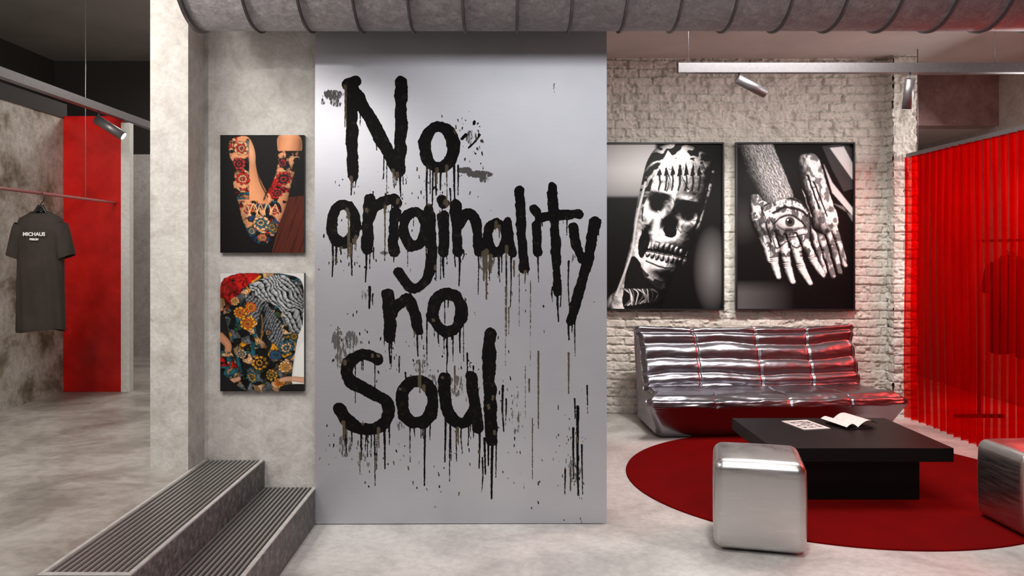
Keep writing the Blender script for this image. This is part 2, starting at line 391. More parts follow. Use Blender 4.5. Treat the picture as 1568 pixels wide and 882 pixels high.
for (x,a,b_,w) in [(745,385,458,4),(741,388,430,4),(752,392,418,3),(787,400,424,3),(824,538,655,3),(870,540,602,3),(815,640,732,2),(810,580,600,3),(779,470,512,2),(644,555,600,3),(702,655,680,3),(697,560,600,3),(520,500,560,2),(528,645,672,3),(794,630,655,2),(553,690,725,2),(873,715,750,3),(804,560,640,1.5),(650,590,600,2),(774,440,560,1.6),(795,420,500,1.6),(812,430,560,1.6)]:
    lstroke([(x,a),(x,b_)],w,False,brown=.8,w2=w*.6)
for k in range(430):
    cx,cy,sx,sy=random.choice([(600,300,60,20),(540,520,25,30),(740,420,60,30),(560,690,40,30),(690,700,70,30),(720,215,18,22),(790,640,25,60),(620,540,60,20),(530,390,20,20),(710,570,40,20),(660,300,40,25)])
    x=random.gauss(cx,sx);y=random.gauss(cy,sy); r=random.choice([.9,1.2,1.5,1.9])
    if 490<x<924: lstroke([(x,y),(x+random.uniform(-1,1),y+random.uniform(0,5))],r,False,brown=random.choice([0,0,.8]))
for k in range(40):
    x=random.gauss(868,14);y=random.gauss(690,50)
    if x<915: lstroke([(x,y),(x,y+random.uniform(0,7))],random.choice([1,1.4]),False,brown=random.choice([0,.8]))
for k in range(6): lstroke([(848+random.uniform(-1.5,1.5),130+k*2.5),(848,131+k*2.5)],1.0,False)
lstroke([(727,188),(726,192)],4);lstroke([(735,208),(728,218),(718,228)],3);lstroke([(708,214),(714,208)],5)
def dryp(cx,cy,rx,ry,v_):
    global DRY
    x=GX+OX;y=GY+OY
    q=np.clip(1-np.sqrt(((x-cx)/rx)**2+((y-cy)/ry)**2),0,1)
    DRY=np.maximum(DRY,np.minimum(q*2.2,1)*v_)
for a in [(512,148,24,13,.62),(517,160,14,10,.58),(497,158,6,8,.6),(735,268,30,9,.66),(712,262,16,7,.7),(742,276,12,8,.6),(722,212,14,18,.52),(520,520,16,24,.6),(540,520,16,22,.62),(528,545,20,36,.55),(645,560,20,18,.55),(590,388,10,5,.6),(745,400,20,30,.6),(700,590,18,26,.56),(560,450,10,18,.45),(530,680,18,30,.54),(615,650,10,20,.52),(880,720,18,34,.5),(640,520,20,20,.42),(660,590,20,30,.55),(875,395,10,12,.5),(610,415,10,10,.55),(790,630,12,60,.46),(560,700,20,30,.46)]: dryp(*a)
A=np.zeros(GX.shape+(3,)); A[...,0]=np.clip(.5-D*S/.04,0,1); A[...,1]=DRY; A[...,2]=BR
PX=(OX-773)*S+GX*S; PZ=1.5-(OY-386)*S-GY*S
P=np.stack([PX,np.full(PX.shape,4.498),PZ],-1)
tt=(PZ-PZ.min())/(PZ.max()-PZ.min())
P[...,1]+= -.010*np.sin(tt*math.pi)+ .02*np.clip((tt-.90)/.1,0,1)**2+ .006*np.sin(PX*2.1+1)
sh=empty('lettered_metal_sheet',(-.24,4.5,0))
zb=0.004
P[...,2]=zb+(P[...,2]-P[...,2].min())/(P[...,2].max()-P[...,2].min())*(PZ.max()-zb)
grid_np('painted_face',P,M_sheet,sh,attr=A,attrname='paint')
box('sheet_backing',-1.043,.5612,4.522,4.532,.004,2.87,M_alu,sh)

# ------------------------------------------------------------- canvases (painted by numpy into vertex colours)
def gblur(a,r):
    if a.ndim==3: return np.stack([gblur(a[...,i],r) for i in range(a.shape[2])],-1)
    p=int(min(3*r+2,min(a.shape)-1)); b_=np.pad(a,p,mode='edge')
    fy=np.fft.fftfreq(b_.shape[0])[:,None];fx=np.fft.fftfreq(b_.shape[1])[None,:]
    k=np.exp(-2*(math.pi*r)**2*(fx*fx+fy*fy))
    return np.real(np.fft.ifft2(np.fft.fft2(b_)*k))[p:-p,p:-p]
class Canvas:
    def __init__(s,w,h,res,bg=(0,0,0),warp=0):
        s.w=w;s.h=h;s.res=res;s.nx=int(w*res)+1;s.ny=int(h*res)+1
        s.X0,s.Y0=np.meshgrid(np.linspace(0,w,s.nx),np.linspace(0,h,s.ny))
        s.X,s.Y=s.X0,s.Y0; s.setwarp(warp)
        s.I=np.zeros((s.ny,s.nx,3)); s.I[:]=bg; s.H=np.zeros(s.X.shape)
    def setwarp(s,a,f=9,seed=1):
        s.X=s.X0+(fbm(s.X0/f,s.Y0/f,seed,3)-.5)*2*a; s.Y=s.Y0+(fbm(s.X0/f,s.Y0/f,seed+7,3)-.5)*2*a
    def put(s,mask,col):
        m=np.clip(mask,0,1)[...,None]; c=np.asarray(col,float)
        s.I=s.I*(1-m)+c*m
    def inpoly(s,pts,sm=True):
        if sm: pts=smooth_poly(pts,6)
        ins=np.zeros(s.X.shape,bool); n=len(pts)
        for i in range(n):
            x0,y0=pts[i];x1,y1=pts[(i+1)%n]
            if y0==y1: continue
            c=((y0>s.Y)!=(y1>s.Y))&(s.X<(x1-x0)*(s.Y-y0)/(y1-y0)+x0); ins^=c
        return ins.astype(float)
    def poly(s,pts,col,sm=True,al=1): s.put(s.inpoly(pts,sm)*al,col)
    def ellr(s,cx,cy,rx,ry,rot=0):
        r=math.radians(rot);dx=s.X-cx;dy=s.Y-cy
        u=(dx*math.cos(r)+dy*math.sin(r))/rx;v_=(-dx*math.sin(r)+dy*math.cos(r))/ry
        return np.hypot(u,v_)
    def ellm(s,cx,cy,rx,ry,rot=0,soft=.15): return np.clip((1-s.ellr(cx,cy,rx,ry,rot))/soft,0,1)
    def ell(s,cx,cy,rx,ry,rot,col,soft=.15,al=1): s.put(s.ellm(cx,cy,rx,ry,rot,soft)*al,col)
    def strokem(s,pts,w,w2=None,sm=True):
        if sm and len(pts)>2: pts=smooth_poly(pts,5,False)
        w2=w if w2 is None else w2;T=np.full(s.X.shape,9.);n=len(pts)-1
        for i in range(n):
            d,t=segd(s.X,s.Y,pts[i],pts[i+1]); ww=(w+(w2-w)*(i+t)/n)/2
            T=np.minimum(T,d/ww)
        return T
    def stroke(s,pts,w,col,w2=None,al=1,sm=True):
        T=s.strokem(pts,w,w2,sm); s.put(np.clip((1-T)*w/1.2,0,1)*al,col)
    def limb(s,pts,w,w2,col,dark=.25):
        T=s.strokem(pts,w,w2); sh=np.sqrt(np.clip(1-T*T,0,1))
        c=np.asarray(col)[None,None,:]*(dark+(1-dark)*sh)[...,None]
        s.put(np.clip((1-T)*w/2,0,1),c)
    def hdome(s,cx,cy,rx,ry,rot,h,mode='add'):
        r=s.ellr(cx,cy,rx,ry,rot); v_=h*np.sqrt(np.clip(1-r*r,0,1))
        s.H=np.maximum(s.H,v_) if mode=='max' else s.H+v_
    def hsoft(s,cx,cy,rx,ry,rot,h):
        r=s.ellr(cx,cy,rx,ry,rot); s.H=s.H+h*np.exp(-r*r*1.6)
    def hcap(s,pts,w,w2,base=0,mode='max',hk=.5):
        T=s.strokem(pts,w,w2); v_=np.where(T<1,base+hk*w*np.sqrt(np.clip(1-T*T,0,1)),0)
        s.H=np.maximum(s.H,v_) if mode=='max' else s.H+v_
        return (T<1).astype(float)
    def hline(s,pts,w,depth,w2=None):
        T=s.strokem(pts,w,w2); s.H=s.H-depth*np.exp(-T*T*1.5)
    def shade(s,L=(.5,-.6,.7),amb=.12,blur=1.0):
        h=gblur(s.H,blur*s.res*.6); gy_,gx_=np.gradient(h*s.res)
        n=np.sqrt(gx_**2+gy_**2+1); l=np.array(L)/np.linalg.norm(L)
        return amb+(1-amb)*np.clip((-gx_*l[0]-gy_*l[1]+l[2])/n,0,1)
    def flower(s,cx,cy,r,c1,c2,n=8,rot=0,m=1.0):
        dx=s.X-cx;dy=(s.Y-cy)*1.12;R=np.hypot(dx,dy)/r;th=np.arctan2(dy,dx)+rot
        for k,(sc_,cc) in enumerate(((1,c1),(.74,c2),(.5,c1),(.28,c2))):
            ph=th*n/2+k*1.1
            rad=sc_*(.74+.26*np.abs(np.cos(ph))**.7)
            s.put(np.clip((rad-R)*r/1.0,0,1)*m,(.012,.01,.01))
            gr=np.clip(.25+.9*(R/np.maximum(rad,.01)),0,1)[...,None]
            s.put(np.clip((rad-.09-R)*r/1.,0,1)*m,np.asarray(cc)*gr)
            s.put(np.clip(1-np.abs(np.sin(ph))*R*r/1.2,0,1)*(R<rad-.06)*(R>sc_*.35)*.8*m,(.02,.01,.01))
    def scales(s,mask,size,c1,c2,rot=.5,seed=0):
        a=(s.X*math.cos(rot)+s.Y*math.sin(rot))/size;b_=(-s.X*math.sin(rot)+s.Y*math.cos(rot))/size*1.3
        a=a+fbm(s.X/30,s.Y/30,seed,2)*5;b_=b_+fbm(s.X/26,s.Y/26,seed+9,2)*4; row=np.floor(b_);fa=(a+.5*(row%2))%1-.5;fb=b_-row
        rr=np.hypot(fa*1.2,fb-.15)
        t=np.clip(1-rr/.75,0,1)**.8; c=np.asarray(c1)*(1-t[...,None])+np.asarray(c2)*t[...,None]
        c=c*np.clip((.74-rr)*9,.04,1)[...,None]*np.where(np.abs(fa)<.05,.4,1)[...,None]
        s.put(mask,c)
    def cells(s,mask,n,cols,seed=0,line=1.2,box_=None):
        r=np.random.RandomState(seed);bx=box_ or (0,0,s.w,s.h)
        px=r.uniform(bx[0],bx[2],n);py=r.uniform(bx[1],bx[3],n);ci=r.randint(0,len(cols),n)
        d1=np.full(s.X.shape,1e9);d2=d1.copy();ID=np.zeros(s.X.shape,int)
        wx=s.X+(fbm(s.X/9,s.Y/9,seed,2)-.5)*18;wy=s.Y+(fbm(s.X/9,s.Y/9,seed+5,2)-.5)*18
        for k in range(n):
            d=np.hypot(wx-px[k],wy-py[k]); nw=d<d1
            d2=np.where(nw,d1,np.minimum(d2,d)); d1=np.where(nw,d,d1); ID=np.where(nw,k,ID)
        c=np.asarray(cols)[ci[ID]]; g_=1-.6*np.clip(d1/7,0,1)
        g_=g_*np.where(np.sin(d1*2.2+ID)>.75,.45,1)
        c=c*g_[...,None]*np.clip((d2-d1)/line,0.03,1)[...,None]
        s.put(mask,c)
def hang(name,cv,x0,x1,z0,z1,y,depth,border,frame_mat):
    e=empty(name,((x0+x1)/2,y,(z0+z1)/2))
    if border>0:
        yb=y-depth
        box('frame_left',x0,x0+border,yb,y,z0,z1,frame_mat,e);box('frame_right',x1-border,x1,yb,y,z0,z1,frame_mat,e)
        box('frame_top',x0+border,x1-border,yb,y,z1-border,z1,frame_mat,e);box('frame_bottom',x0+border,x1-border,yb,y,z0,z0+border,frame_mat,e)
        box('frame_backing',x0+border,x1-border,y-.012,y,z0+border,z1-border,frame_mat,e)
        fy=y-.016; bx=border
    else:
        box('stretcher',x0,x1,y-depth,y,z0,z1,frame_mat,e); fy=y-depth-.001; bx=0
    xs=np.linspace(x0+bx,x1-bx,cv.nx);zs=np.linspace(z1-bx,z0+bx,cv.ny);XX,ZZ=np.meshgrid(xs,zs)
    P=np.stack([XX,np.full(XX.shape,fy),ZZ],-1)
    grid_np('print',P,M_art,e,attr=np.clip(cv.I,0,1))
    return e
BK=(.004,.003,.003)
RED=rgb(196,26,20);CRM=rgb(226,176,128);TEAL=rgb(36,100,112);YEL=rgb(222,152,30);BLU=rgb(44,70,116);SK=rgb(208,140,98);WHT=rgb(215,215,210);GRY=rgb(110,112,116);GRN=rgb(52,78,60);BLK=(.01,.01,.01);ORG=rgb(215,88,26)
# A : tattooed arms, black background, wood floor
c=Canvas(127,179,1.9,BK)
fl=c.inpoly([(127,92),(100,95),(78,179),(127,179)],False)
wood=np.array(rgb(84,34,20))*(.35+.9*fbm(c.X/3+c.Y/9,c.Y/40,4,3))[...,None]*np.where(((c.X+c.Y*.35)%13)<1,.3,1)[...,None]
c.put(fl,wood)
left=[(16,8),(40,2),(52,22),(56,55),(74,92),(92,108),(88,140),(70,165),(50,160),(36,135),(28,105),(20,75),(22,50),(14,30)]
right=[(88,2),(118,0),(124,20),(112,58),(104,90),(96,118),(84,138),(70,120),(66,98),(80,70),(88,40)]
lm=c.inpoly(left);rm=c.inpoly(right);m=np.maximum(lm,rm)
c.put(m,np.array(SK)*(.8+.3*fbm(c.X/25,c.Y/25,2,2))[...,None])
c.setwarp(2.2,8,3)
def tat(mask,box_,n,cols,seed): 
    gapm=np.clip((fbm(c.X/11,c.Y/11,seed+20,3)-.36)*12,0,1)
    c.cells(mask*gapm,n,cols,seed,1.3,box_)
tat(lm*((c.X0<44)&(c.Y0<98)),(10,0,50,100),90,[RED,CRM,BLK,TEAL,RED,SK,BLK],3)
tat(rm*((c.Y0>24)&(c.Y0<104)),(60,20,127,105),85,[BLK,RED,CRM,RED,BLK,BLK],5)
tat(lm*(c.Y0>100),(25,95,100,175),130,[CRM,TEAL,RED,BLK,BLU,CRM,YEL,BLK],8)
for f in [(32,20,13,CRM,RED,7,0),(28,44,11,RED,BLK,8,.4),(34,66,12,RED,CRM,9,.4),(96,66,13,RED,BLK,9,0),(94,42,9,BLK,RED,9,0),(86,88,10,RED,BLK,8,1),(62,134,14,CRM,TEAL,9,.2),(42,112,9,RED,CRM,7,0),(82,114,10,RED,CRM,8,0),(64,156,9,ORG,CRM,6,0),(48,146,8,TEAL,CRM,7,0),(78,140,8,TEAL,YEL,7,0)]: c.flower(*f,m=m)
for k in range(5): c.stroke([(32+k*11,122),(39+k*11,104),(46+k*11,122)],1.8,CRM)
for k in range(9): c.stroke([(84+k*3.6,30+k*4),(94+k*2.6,44+k*5)],1.4,BLK)
c.setwarp(0)
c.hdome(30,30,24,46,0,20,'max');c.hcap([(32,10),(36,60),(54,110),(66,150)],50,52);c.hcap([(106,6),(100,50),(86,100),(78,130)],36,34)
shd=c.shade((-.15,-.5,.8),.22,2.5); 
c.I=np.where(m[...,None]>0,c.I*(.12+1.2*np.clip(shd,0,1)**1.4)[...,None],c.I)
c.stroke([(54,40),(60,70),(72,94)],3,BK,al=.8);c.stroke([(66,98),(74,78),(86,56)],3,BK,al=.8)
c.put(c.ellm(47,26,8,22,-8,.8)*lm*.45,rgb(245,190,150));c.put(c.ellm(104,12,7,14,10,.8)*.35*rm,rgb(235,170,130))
c.I=gblur(c.I,.45)
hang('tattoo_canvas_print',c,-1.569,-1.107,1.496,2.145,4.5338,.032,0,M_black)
# B : back piece
c=Canvas(127,179,1.9,rgb(205,203,200))
body=[(4,18),(30,4),(64,0),(100,2),(124,14),(126,60),(118,96),(112,130),(108,160),(104,179),(22,179),(26,140),(14,100),(4,60)]
bm_=c.inpoly(body)
c.put(bm_,BLK); c.setwarp(2.4,8,5)
c.cells(bm_,260,[BLK,YEL,TEAL,GRY,BLK,CRM,GRN,BLK,GRY,rgb(150,120,80)],11,1.2)
redm=c.inpoly([(0,16),(24,2),(58,2),(34,26),(18,46),(0,60)]); c.cells(redm,60,[RED,RED,rgb(225,50,40),BLK,CRM,RED],4,1.3,(0,0,60,60))
wing=c.inpoly([(44,22),(70,6),(104,6),(124,30),(124,80),(112,100),(98,70),(84,50),(62,40)])
c.scales(wing,8,rgb(50,54,60),rgb(196,198,198),.9,2)
c.scales(c.inpoly([(40,34),(70,46),(92,78),(98,114),(80,106),(58,78),(44,60)]),6,rgb(20,22,24),rgb(140,142,146),2.2,3)
for (x,y,r,a,b_) in [(30,60,12,YEL,ORG),(46,52,10,ORG,YEL),(42,76,13,YEL,ORG),(22,42,8,CRM,YEL),(100,112,12,TEAL,CRM),(84,124,10,BLU,TEAL),(60,136,14,YEL,BLK),(98,142,12,CRM,YEL),(78,154,10,YEL,GRN),(48,158,10,TEAL,YEL),(32,122,8,CRM,TEAL),(72,90,7,BLK,CRM),(112,96,8,GRN,YEL),(90,166,9,YEL,ORG)]: c.flower(x,y,r,a,b_,9,x)
c.stroke([(64,60),(58,90),(74,108),(66,124)],8,BLK);c.stroke([(62,62),(64,88),(60,104)],2.5,rgb(150,110,60))
for k in range(9): c.stroke([(50+k*5,30+k*6),(60+k*5,22+k*7),(76+k*4,20+k*8)],1.3,BLK,al=.8)
for k in range(26):
    x=34+ (k*37%70); y=60+(k*23%100); c.stroke([(x,y),(x+5,y+6),(x+3,y+14)],1.6,BLK,al=.8)
c.setwarp(0)
c.put(c.inpoly([(0,64),(8,70),(16,104),(26,140),(22,179),(0,179)]),BLK);c.poly([(127,108),(117,120),(112,150),(112,179),(127,179)],WHT)
c.limb([(0,96),(12,110),(8,130)],14,9,rgb(190,130,96));c.cells(c.inpoly([(0,120),(18,122),(26,150),(16,160),(0,150)]),24,[RED,TEAL,CRM,BLK],2,1.2,(0,115,30,165))
c.limb([(10,166),(28,160)],9,7,rgb(200,150,120));c.limb([(127,162),(106,160),(92,162)],10,7,rgb(200,150,120))
c.poly([(0,152),(28,172),(40,179),(0,179)],BLK);c.poly([(127,168),(96,170),(92,179),(127,179)],BLK)
sh_=np.clip(1.15-np.abs((c.X-64)/72)**3-.2*np.clip((c.Y-120)/60,0,1),.25,1.1)*(1-.55*np.exp(-((c.X-66-(c.Y-90)*.05)/5)**2)*(c.Y>50))
c.I=np.where(bm_[...,None]>0,c.I*sh_[...,None],c.I)
c.I=gblur(c.I,.45)
hang('tattoo_canvas_print',c,-1.569,-1.107,.732,1.384,4.5338,.032,0,M_black)
# C : skull tattoo on a forearm (black-and-white photograph)
def g(v_): return rgb(v_,v_,v_)
def glin(a):
    a=np.clip(a,0,1); return np.where(a<=.04045,a/12.92,((a+.055)/1.055)**2.4)
c=Canvas(182,257,1.9,g(6))
t=np.clip(1-(c.Y/78),0,1); bgm=((c.X<78))*1.0
c.put(bgm*(c.Y<82)*np.clip(.45+t*1.1,0,1),g(186)); c.put((c.Y>80)*(c.X<78)*np.clip((c.Y-80)/5,0,1),g(7))
c.I=gblur(c.I,3)
c.put(c.ellm(166,196,30,70,0,.95)*.75,g(118))
arm=[(84,4),(120,0),(156,14),(170,40),(162,80),(152,112),(142,150),(128,180),(112,196),(96,230),(80,257),(8,257),(4,240),(22,222),(30,190),(40,150),(46,110),(56,60),(66,24)]
am=c.inpoly(arm); c.setwarp(1.6,10,4)
c.hcap([(118,-20),(110,60),(92,130),(66,200),(40,270)],112,74,0,'max',.42)
c.hsoft(112,66,42,44,15,16)
c.hsoft(84,76,20,9,15,9);c.hsoft(132,90,18,8,18,8)
c.hsoft(80,93,15,15,15,-30);c.hsoft(129,108,15,14,15,-28)
c.hsoft(104,100,7,22,12,12)
c.hsoft(98,128,10,14,10,-26);c.hsoft(108,132,6,12,10,-18)
c.hsoft(66,122,9,16,20,12);c.hsoft(143,130,8,14,20,10)
c.hsoft(62,152,9,16,15,-18);c.hsoft(138,160,9,18,15,-18)
c.hsoft(96,152,32,16,8,10);c.hsoft(92,196,26,12,8,10)
for r_ in range(2):
    for k in range(9):
        x=66+k*7.4;y=156+k*1.7+r_*16-abs(k-4)*.9*(1 if r_ else -1); c.hdome(x,y,3.3,7.5,8,6)
c.hline([(62,165),(96,172),(134,180)],5,12)
for pts in ([(64,24),(60,60),(52,100)],[(150,30),(158,60),(150,100)],[(94,40),(100,60),(96,74)],[(116,34),(120,54),(128,72)]): c.hline(pts,3,6)
sh_=c.shade((-.1,-.62,.62),.02,1.0)
alb=np.full(c.X.shape,.80)
def dk(mask,v_): 
    global alb
    alb=alb*(1-np.clip(mask,0,1))+v_*np.clip(mask,0,1)
skl=c.inpoly([(70,72),(78,44),(98,26),(132,24),(156,48),(156,84),(150,108),(140,122),(138,160),(122,176),(122,200),(94,214),(68,204),(56,186),(58,150),(58,122),(60,96)])
dk((1-skl)*np.clip((fbm(c.X/10,c.Y/10,9,3)-.40)*9,0,1)*(c.Y0>60)*(c.X0>56),.18)
dk((1-skl)*(c.Y0<74),.10)
sw=np.sin((c.X*.5+c.Y*.9)/3+fbm(c.X/14,c.Y/14,2,2)*9); dk((1-skl)*(c.Y0<74)*(sw>.5),.85)
for pt in [[(82,36),(98,10),(108,26),(92,48)],[(110,22),(120,6),(134,20),(122,38)],[(138,24),(154,26),(160,46),(146,44)],[(74,60),(80,44),(90,56)],[(96,56),(100,42),(110,52)],[(118,56),(124,42),(132,54)],[(140,62),(144,50),(154,60)]]: dk(c.inpoly(pt,False),.98)
for k in range(8):
    x=80+k*10.5; dk(c.inpoly([(x,50),(x+4,26+abs(k-4)*3),(x+8,48)],False),.04); dk(np.clip(1.3-c.strokem([(x+2,72),(x+5,58),(x+3,44)],3.4),0,1),.05)
dk(c.ellm(80,94,14,15,15,.35),.02);dk(c.ellm(129,109,14,14,15,.35),.02);dk(c.inpoly([(102,112),(110,124),(110,142),(99,146),(90,138),(95,120)]),.02)
dk(c.inpoly([(60,132),(68,142),(66,162),(56,178),(50,160)]),.05);dk(c.inpoly([(140,136),(146,154),(132,180),(128,164),(132,148)]),.05)
dk(np.clip(1.2-c.strokem([(64,182),(92,194),(122,190)],3.5),0,1),.06);dk(np.clip(1.1-c.strokem([(60,166),(96,173),(132,181)],2.6),0,1),.03)
dk(c.inpoly([(40,176),(54,186),(62,208),(84,226),(98,228),(72,257),(30,257),(28,222)]),.06)
for k in range(15):
    a=k*.9; dk(np.clip(1.2-c.strokem([(30+k*3.4,252-k*.5),(36+k*3.2+6*math.cos(a),238+5*math.sin(a)),(26+k*3.5,226)],2.2),0,1),.9 if k%2 else .4)
r_=np.random.RandomState(3)
for k in range(70):
    x=r_.uniform(62,152);y=r_.uniform(40,205); dk(np.clip(1.2-c.strokem([(x,y),(x+r_.uniform(-7,7),y+r_.uniform(-8,8))],1.5),0,1)*am,r_.choice([.1,.25,1.0]))
alb=alb*(.82+.36*fbm(c.X0/4,c.Y0/4,5,3))
c.setwarp(0)
edge=.35+.65*np.clip(gblur(am,7*1.9)*2-1,0,1)**.6
c.put(am,glin(1.12*alb*np.clip(sh_*1.35,0,1)**1.25*edge)[...,None]*np.ones(3))
c.stroke([(62,60),(48,120),(40,170),(16,236)],4,g(235),al=.55)
c.I=gblur(c.I,.5)
YB=7.522
hang('framed_photo_print',c,.915,2.010,.965,2.507,YB,.040,.014,M_black)
# D : tattooed hands (black-and-white photograph)
c=Canvas(182,257,1.9,g(5))
c.poly([(134,4),(160,0),(182,6),(182,70),(168,74),(150,40)],g(60),False);c.poly([(146,6),(168,4),(182,30),(182,56)],g(225),False,.9);c.poly([(136,30),(150,60),(182,100),(182,112),(150,76)],g(205),False);c.poly([(150,92),(168,98),(182,122),(182,112)],g(110),False)
c.I=gblur(c.I,1.0)
c.put(c.ellm(10,120,30,40,0,.9)*.25,g(80)); c.put((c.Y>212)*np.clip((c.Y-212)/40,0,.5)*np.clip((90-c.X)/80,0,1),g(110))
c.setwarp(1.6,12,6)
def layer(build,L=(.45,-.55,.6),amb=.03,albf=None,blur=.9,gain=1.3):
    c.H=np.zeros(c.X.shape); mk=build(); s_=c.shade(L,amb,blur)
    al=albf if albf is not None else .8
    c.put(np.clip(gblur(mk,4)*1.3,0,1)*.8,(.004,.004,.004))
    c.put(gblur(mk,.5),glin(al*np.clip(s_*gain,0,1)**1.2)[...,None]*np.ones(3))
    return mk
skin=.74+.30*fbm(c.X0/3,c.Y0/3,5,3)
ink=np.clip((fbm(c.X0/6,c.Y0/9,31,4)-.47)*10,0,1)
def b1():
    m_=c.hcap([(112,34),(124,80),(136,120)],40,46)
    for p,w,w2 in (([(142,110),(158,150),(168,190)],14,10),([(134,116),(150,160),(160,200)],15,11),([(124,120),(138,168),(150,206)],15,11),([(116,124),(128,170),(136,200)],14,11)):
        m_=np.maximum(m_,c.hcap(p,w,w2,3))
        mx,my=p[1]; c.hline([(mx-6,my),(mx+6,my-3)],3,1.5); c.hline([(mx-6,my+4),(mx+6,my+1)],2,1)
    for q in ([(110,50),(128,100)],[(120,60),(140,112)],[(104,70),(118,112)]): c.hline(q,4,3)
    return m_
layer(b1,(.5,-.4,.6),.03,skin*(1-.5*ink))
def b2():
    m_=c.hcap([(18,-14),(40,38),(62,88)],62,56,0,'max',.45); 
    return m_
hair=.5+.5*np.sin((c.X0*.9-c.Y0*.5)*1.5+fbm(c.X0/5,c.Y0/5,3,3)*12)
layer(b2,(.35,-.5,.7),.05,(.42+.32*hair)*(.75+.5*fbm(c.X0/3,c.Y0/5,7,3)))
def b3():
    m_=c.inpoly([(28,84),(52,92),(84,84),(104,92),(116,118),(116,150),(108,172),(50,176),(38,150),(26,120)])
    c.H=np.maximum(c.H,m_*13); c.H=gblur(c.H,9); c.hsoft(74,124,40,34,5,14)
    m_=np.maximum(m_,c.hcap([(30,88),(30,118),(42,150),(52,182)],20,13,6))
    for p,w,w2 in (([(56,144),(58,182),(64,208)],17,12),([(72,150),(78,190),(86,216)],18,12),([(88,152),(100,192),(114,218)],18,12),([(102,146),(118,180),(134,206)],17,11)):
        m_=np.maximum(m_,c.hcap(p,w,w2,9)); x,y=p[1]
        for q in (-4,-1,2): c.hline([(x-6,y+q),(x+6,y+q-2)],2,1.4)
        xe,ye=p[-1]; c.hdome(xe,ye+1,3.6,5,-20,1.6)
    for q in ([(60,138),(66,160)],[(76,142),(82,162)],[(92,140),(100,158)]): c.hline(q,4,3)
    return m_
al=skin*(1-.62*ink*(c.Y0<176))
def dk2(mask,v_):
    global al
    al=al*(1-np.clip(mask,0,1))+v_*np.clip(mask,0,1)
for pts,w,v_ in (([(44,96),(66,84),(96,88),(114,104)],5,.08),([(100,84),(114,110),(116,150)],5,.06),([(40,100),(48,130),(54,152)],4,.08),([(62,140),(82,146),(106,140)],2.5,.2),([(56,146),(64,162),(78,152),(94,162),(106,150)],3,.15),([(36,92),(66,74),(92,84)],2.5,.95),([(50,104),(72,94),(98,98),(110,108)],2.5,.9)):
    dk2(np.clip(1.2-c.strokem(pts,w),0,1),v_)
dk2(c.ellm(84,122,27,15,8,.5),.45);dk2(np.clip(1.2-c.strokem([(58,108),(76,99),(98,102),(110,112)],5),0,1),.06)
dk2(c.inpoly([(62,124),(70,117),(84,114),(97,119),(105,127),(92,131),(74,130)]),.82);dk2(c.ellm(84,122,8.5,8.5,0,.2),.22);dk2(c.ellm(84,122,4,4,0,.3),.02);dk2(c.ellm(81,119,1.8,1.8,0,.5),1.2)
dk2(np.clip(1.2-c.strokem([(58,125),(70,115),(84,111),(98,117),(108,129)],2.8),0,1),.03);dk2(np.clip(1.2-c.strokem([(62,127),(76,134),(94,134),(106,130)],1.8),0,1),.08)
for k in range(60):
    x=r_.uniform(28,118);y=r_.uniform(86,176); dk2(np.clip(1.2-c.strokem([(x,y),(x+r_.uniform(-5,5),y+r_.uniform(2,10))],1.3),0,1)*(np.hypot(x-84,y-122)>26),r_.choice([.1,.2,.95]))
layer(b3,(.3,-.6,.62),.03,al,gain=1.45)
c.setwarp(0); c.I=gblur(c.I,.5)
hang('framed_photo_print',c,2.118,3.212,.965,2.507,YB,.040,.014,M_black)

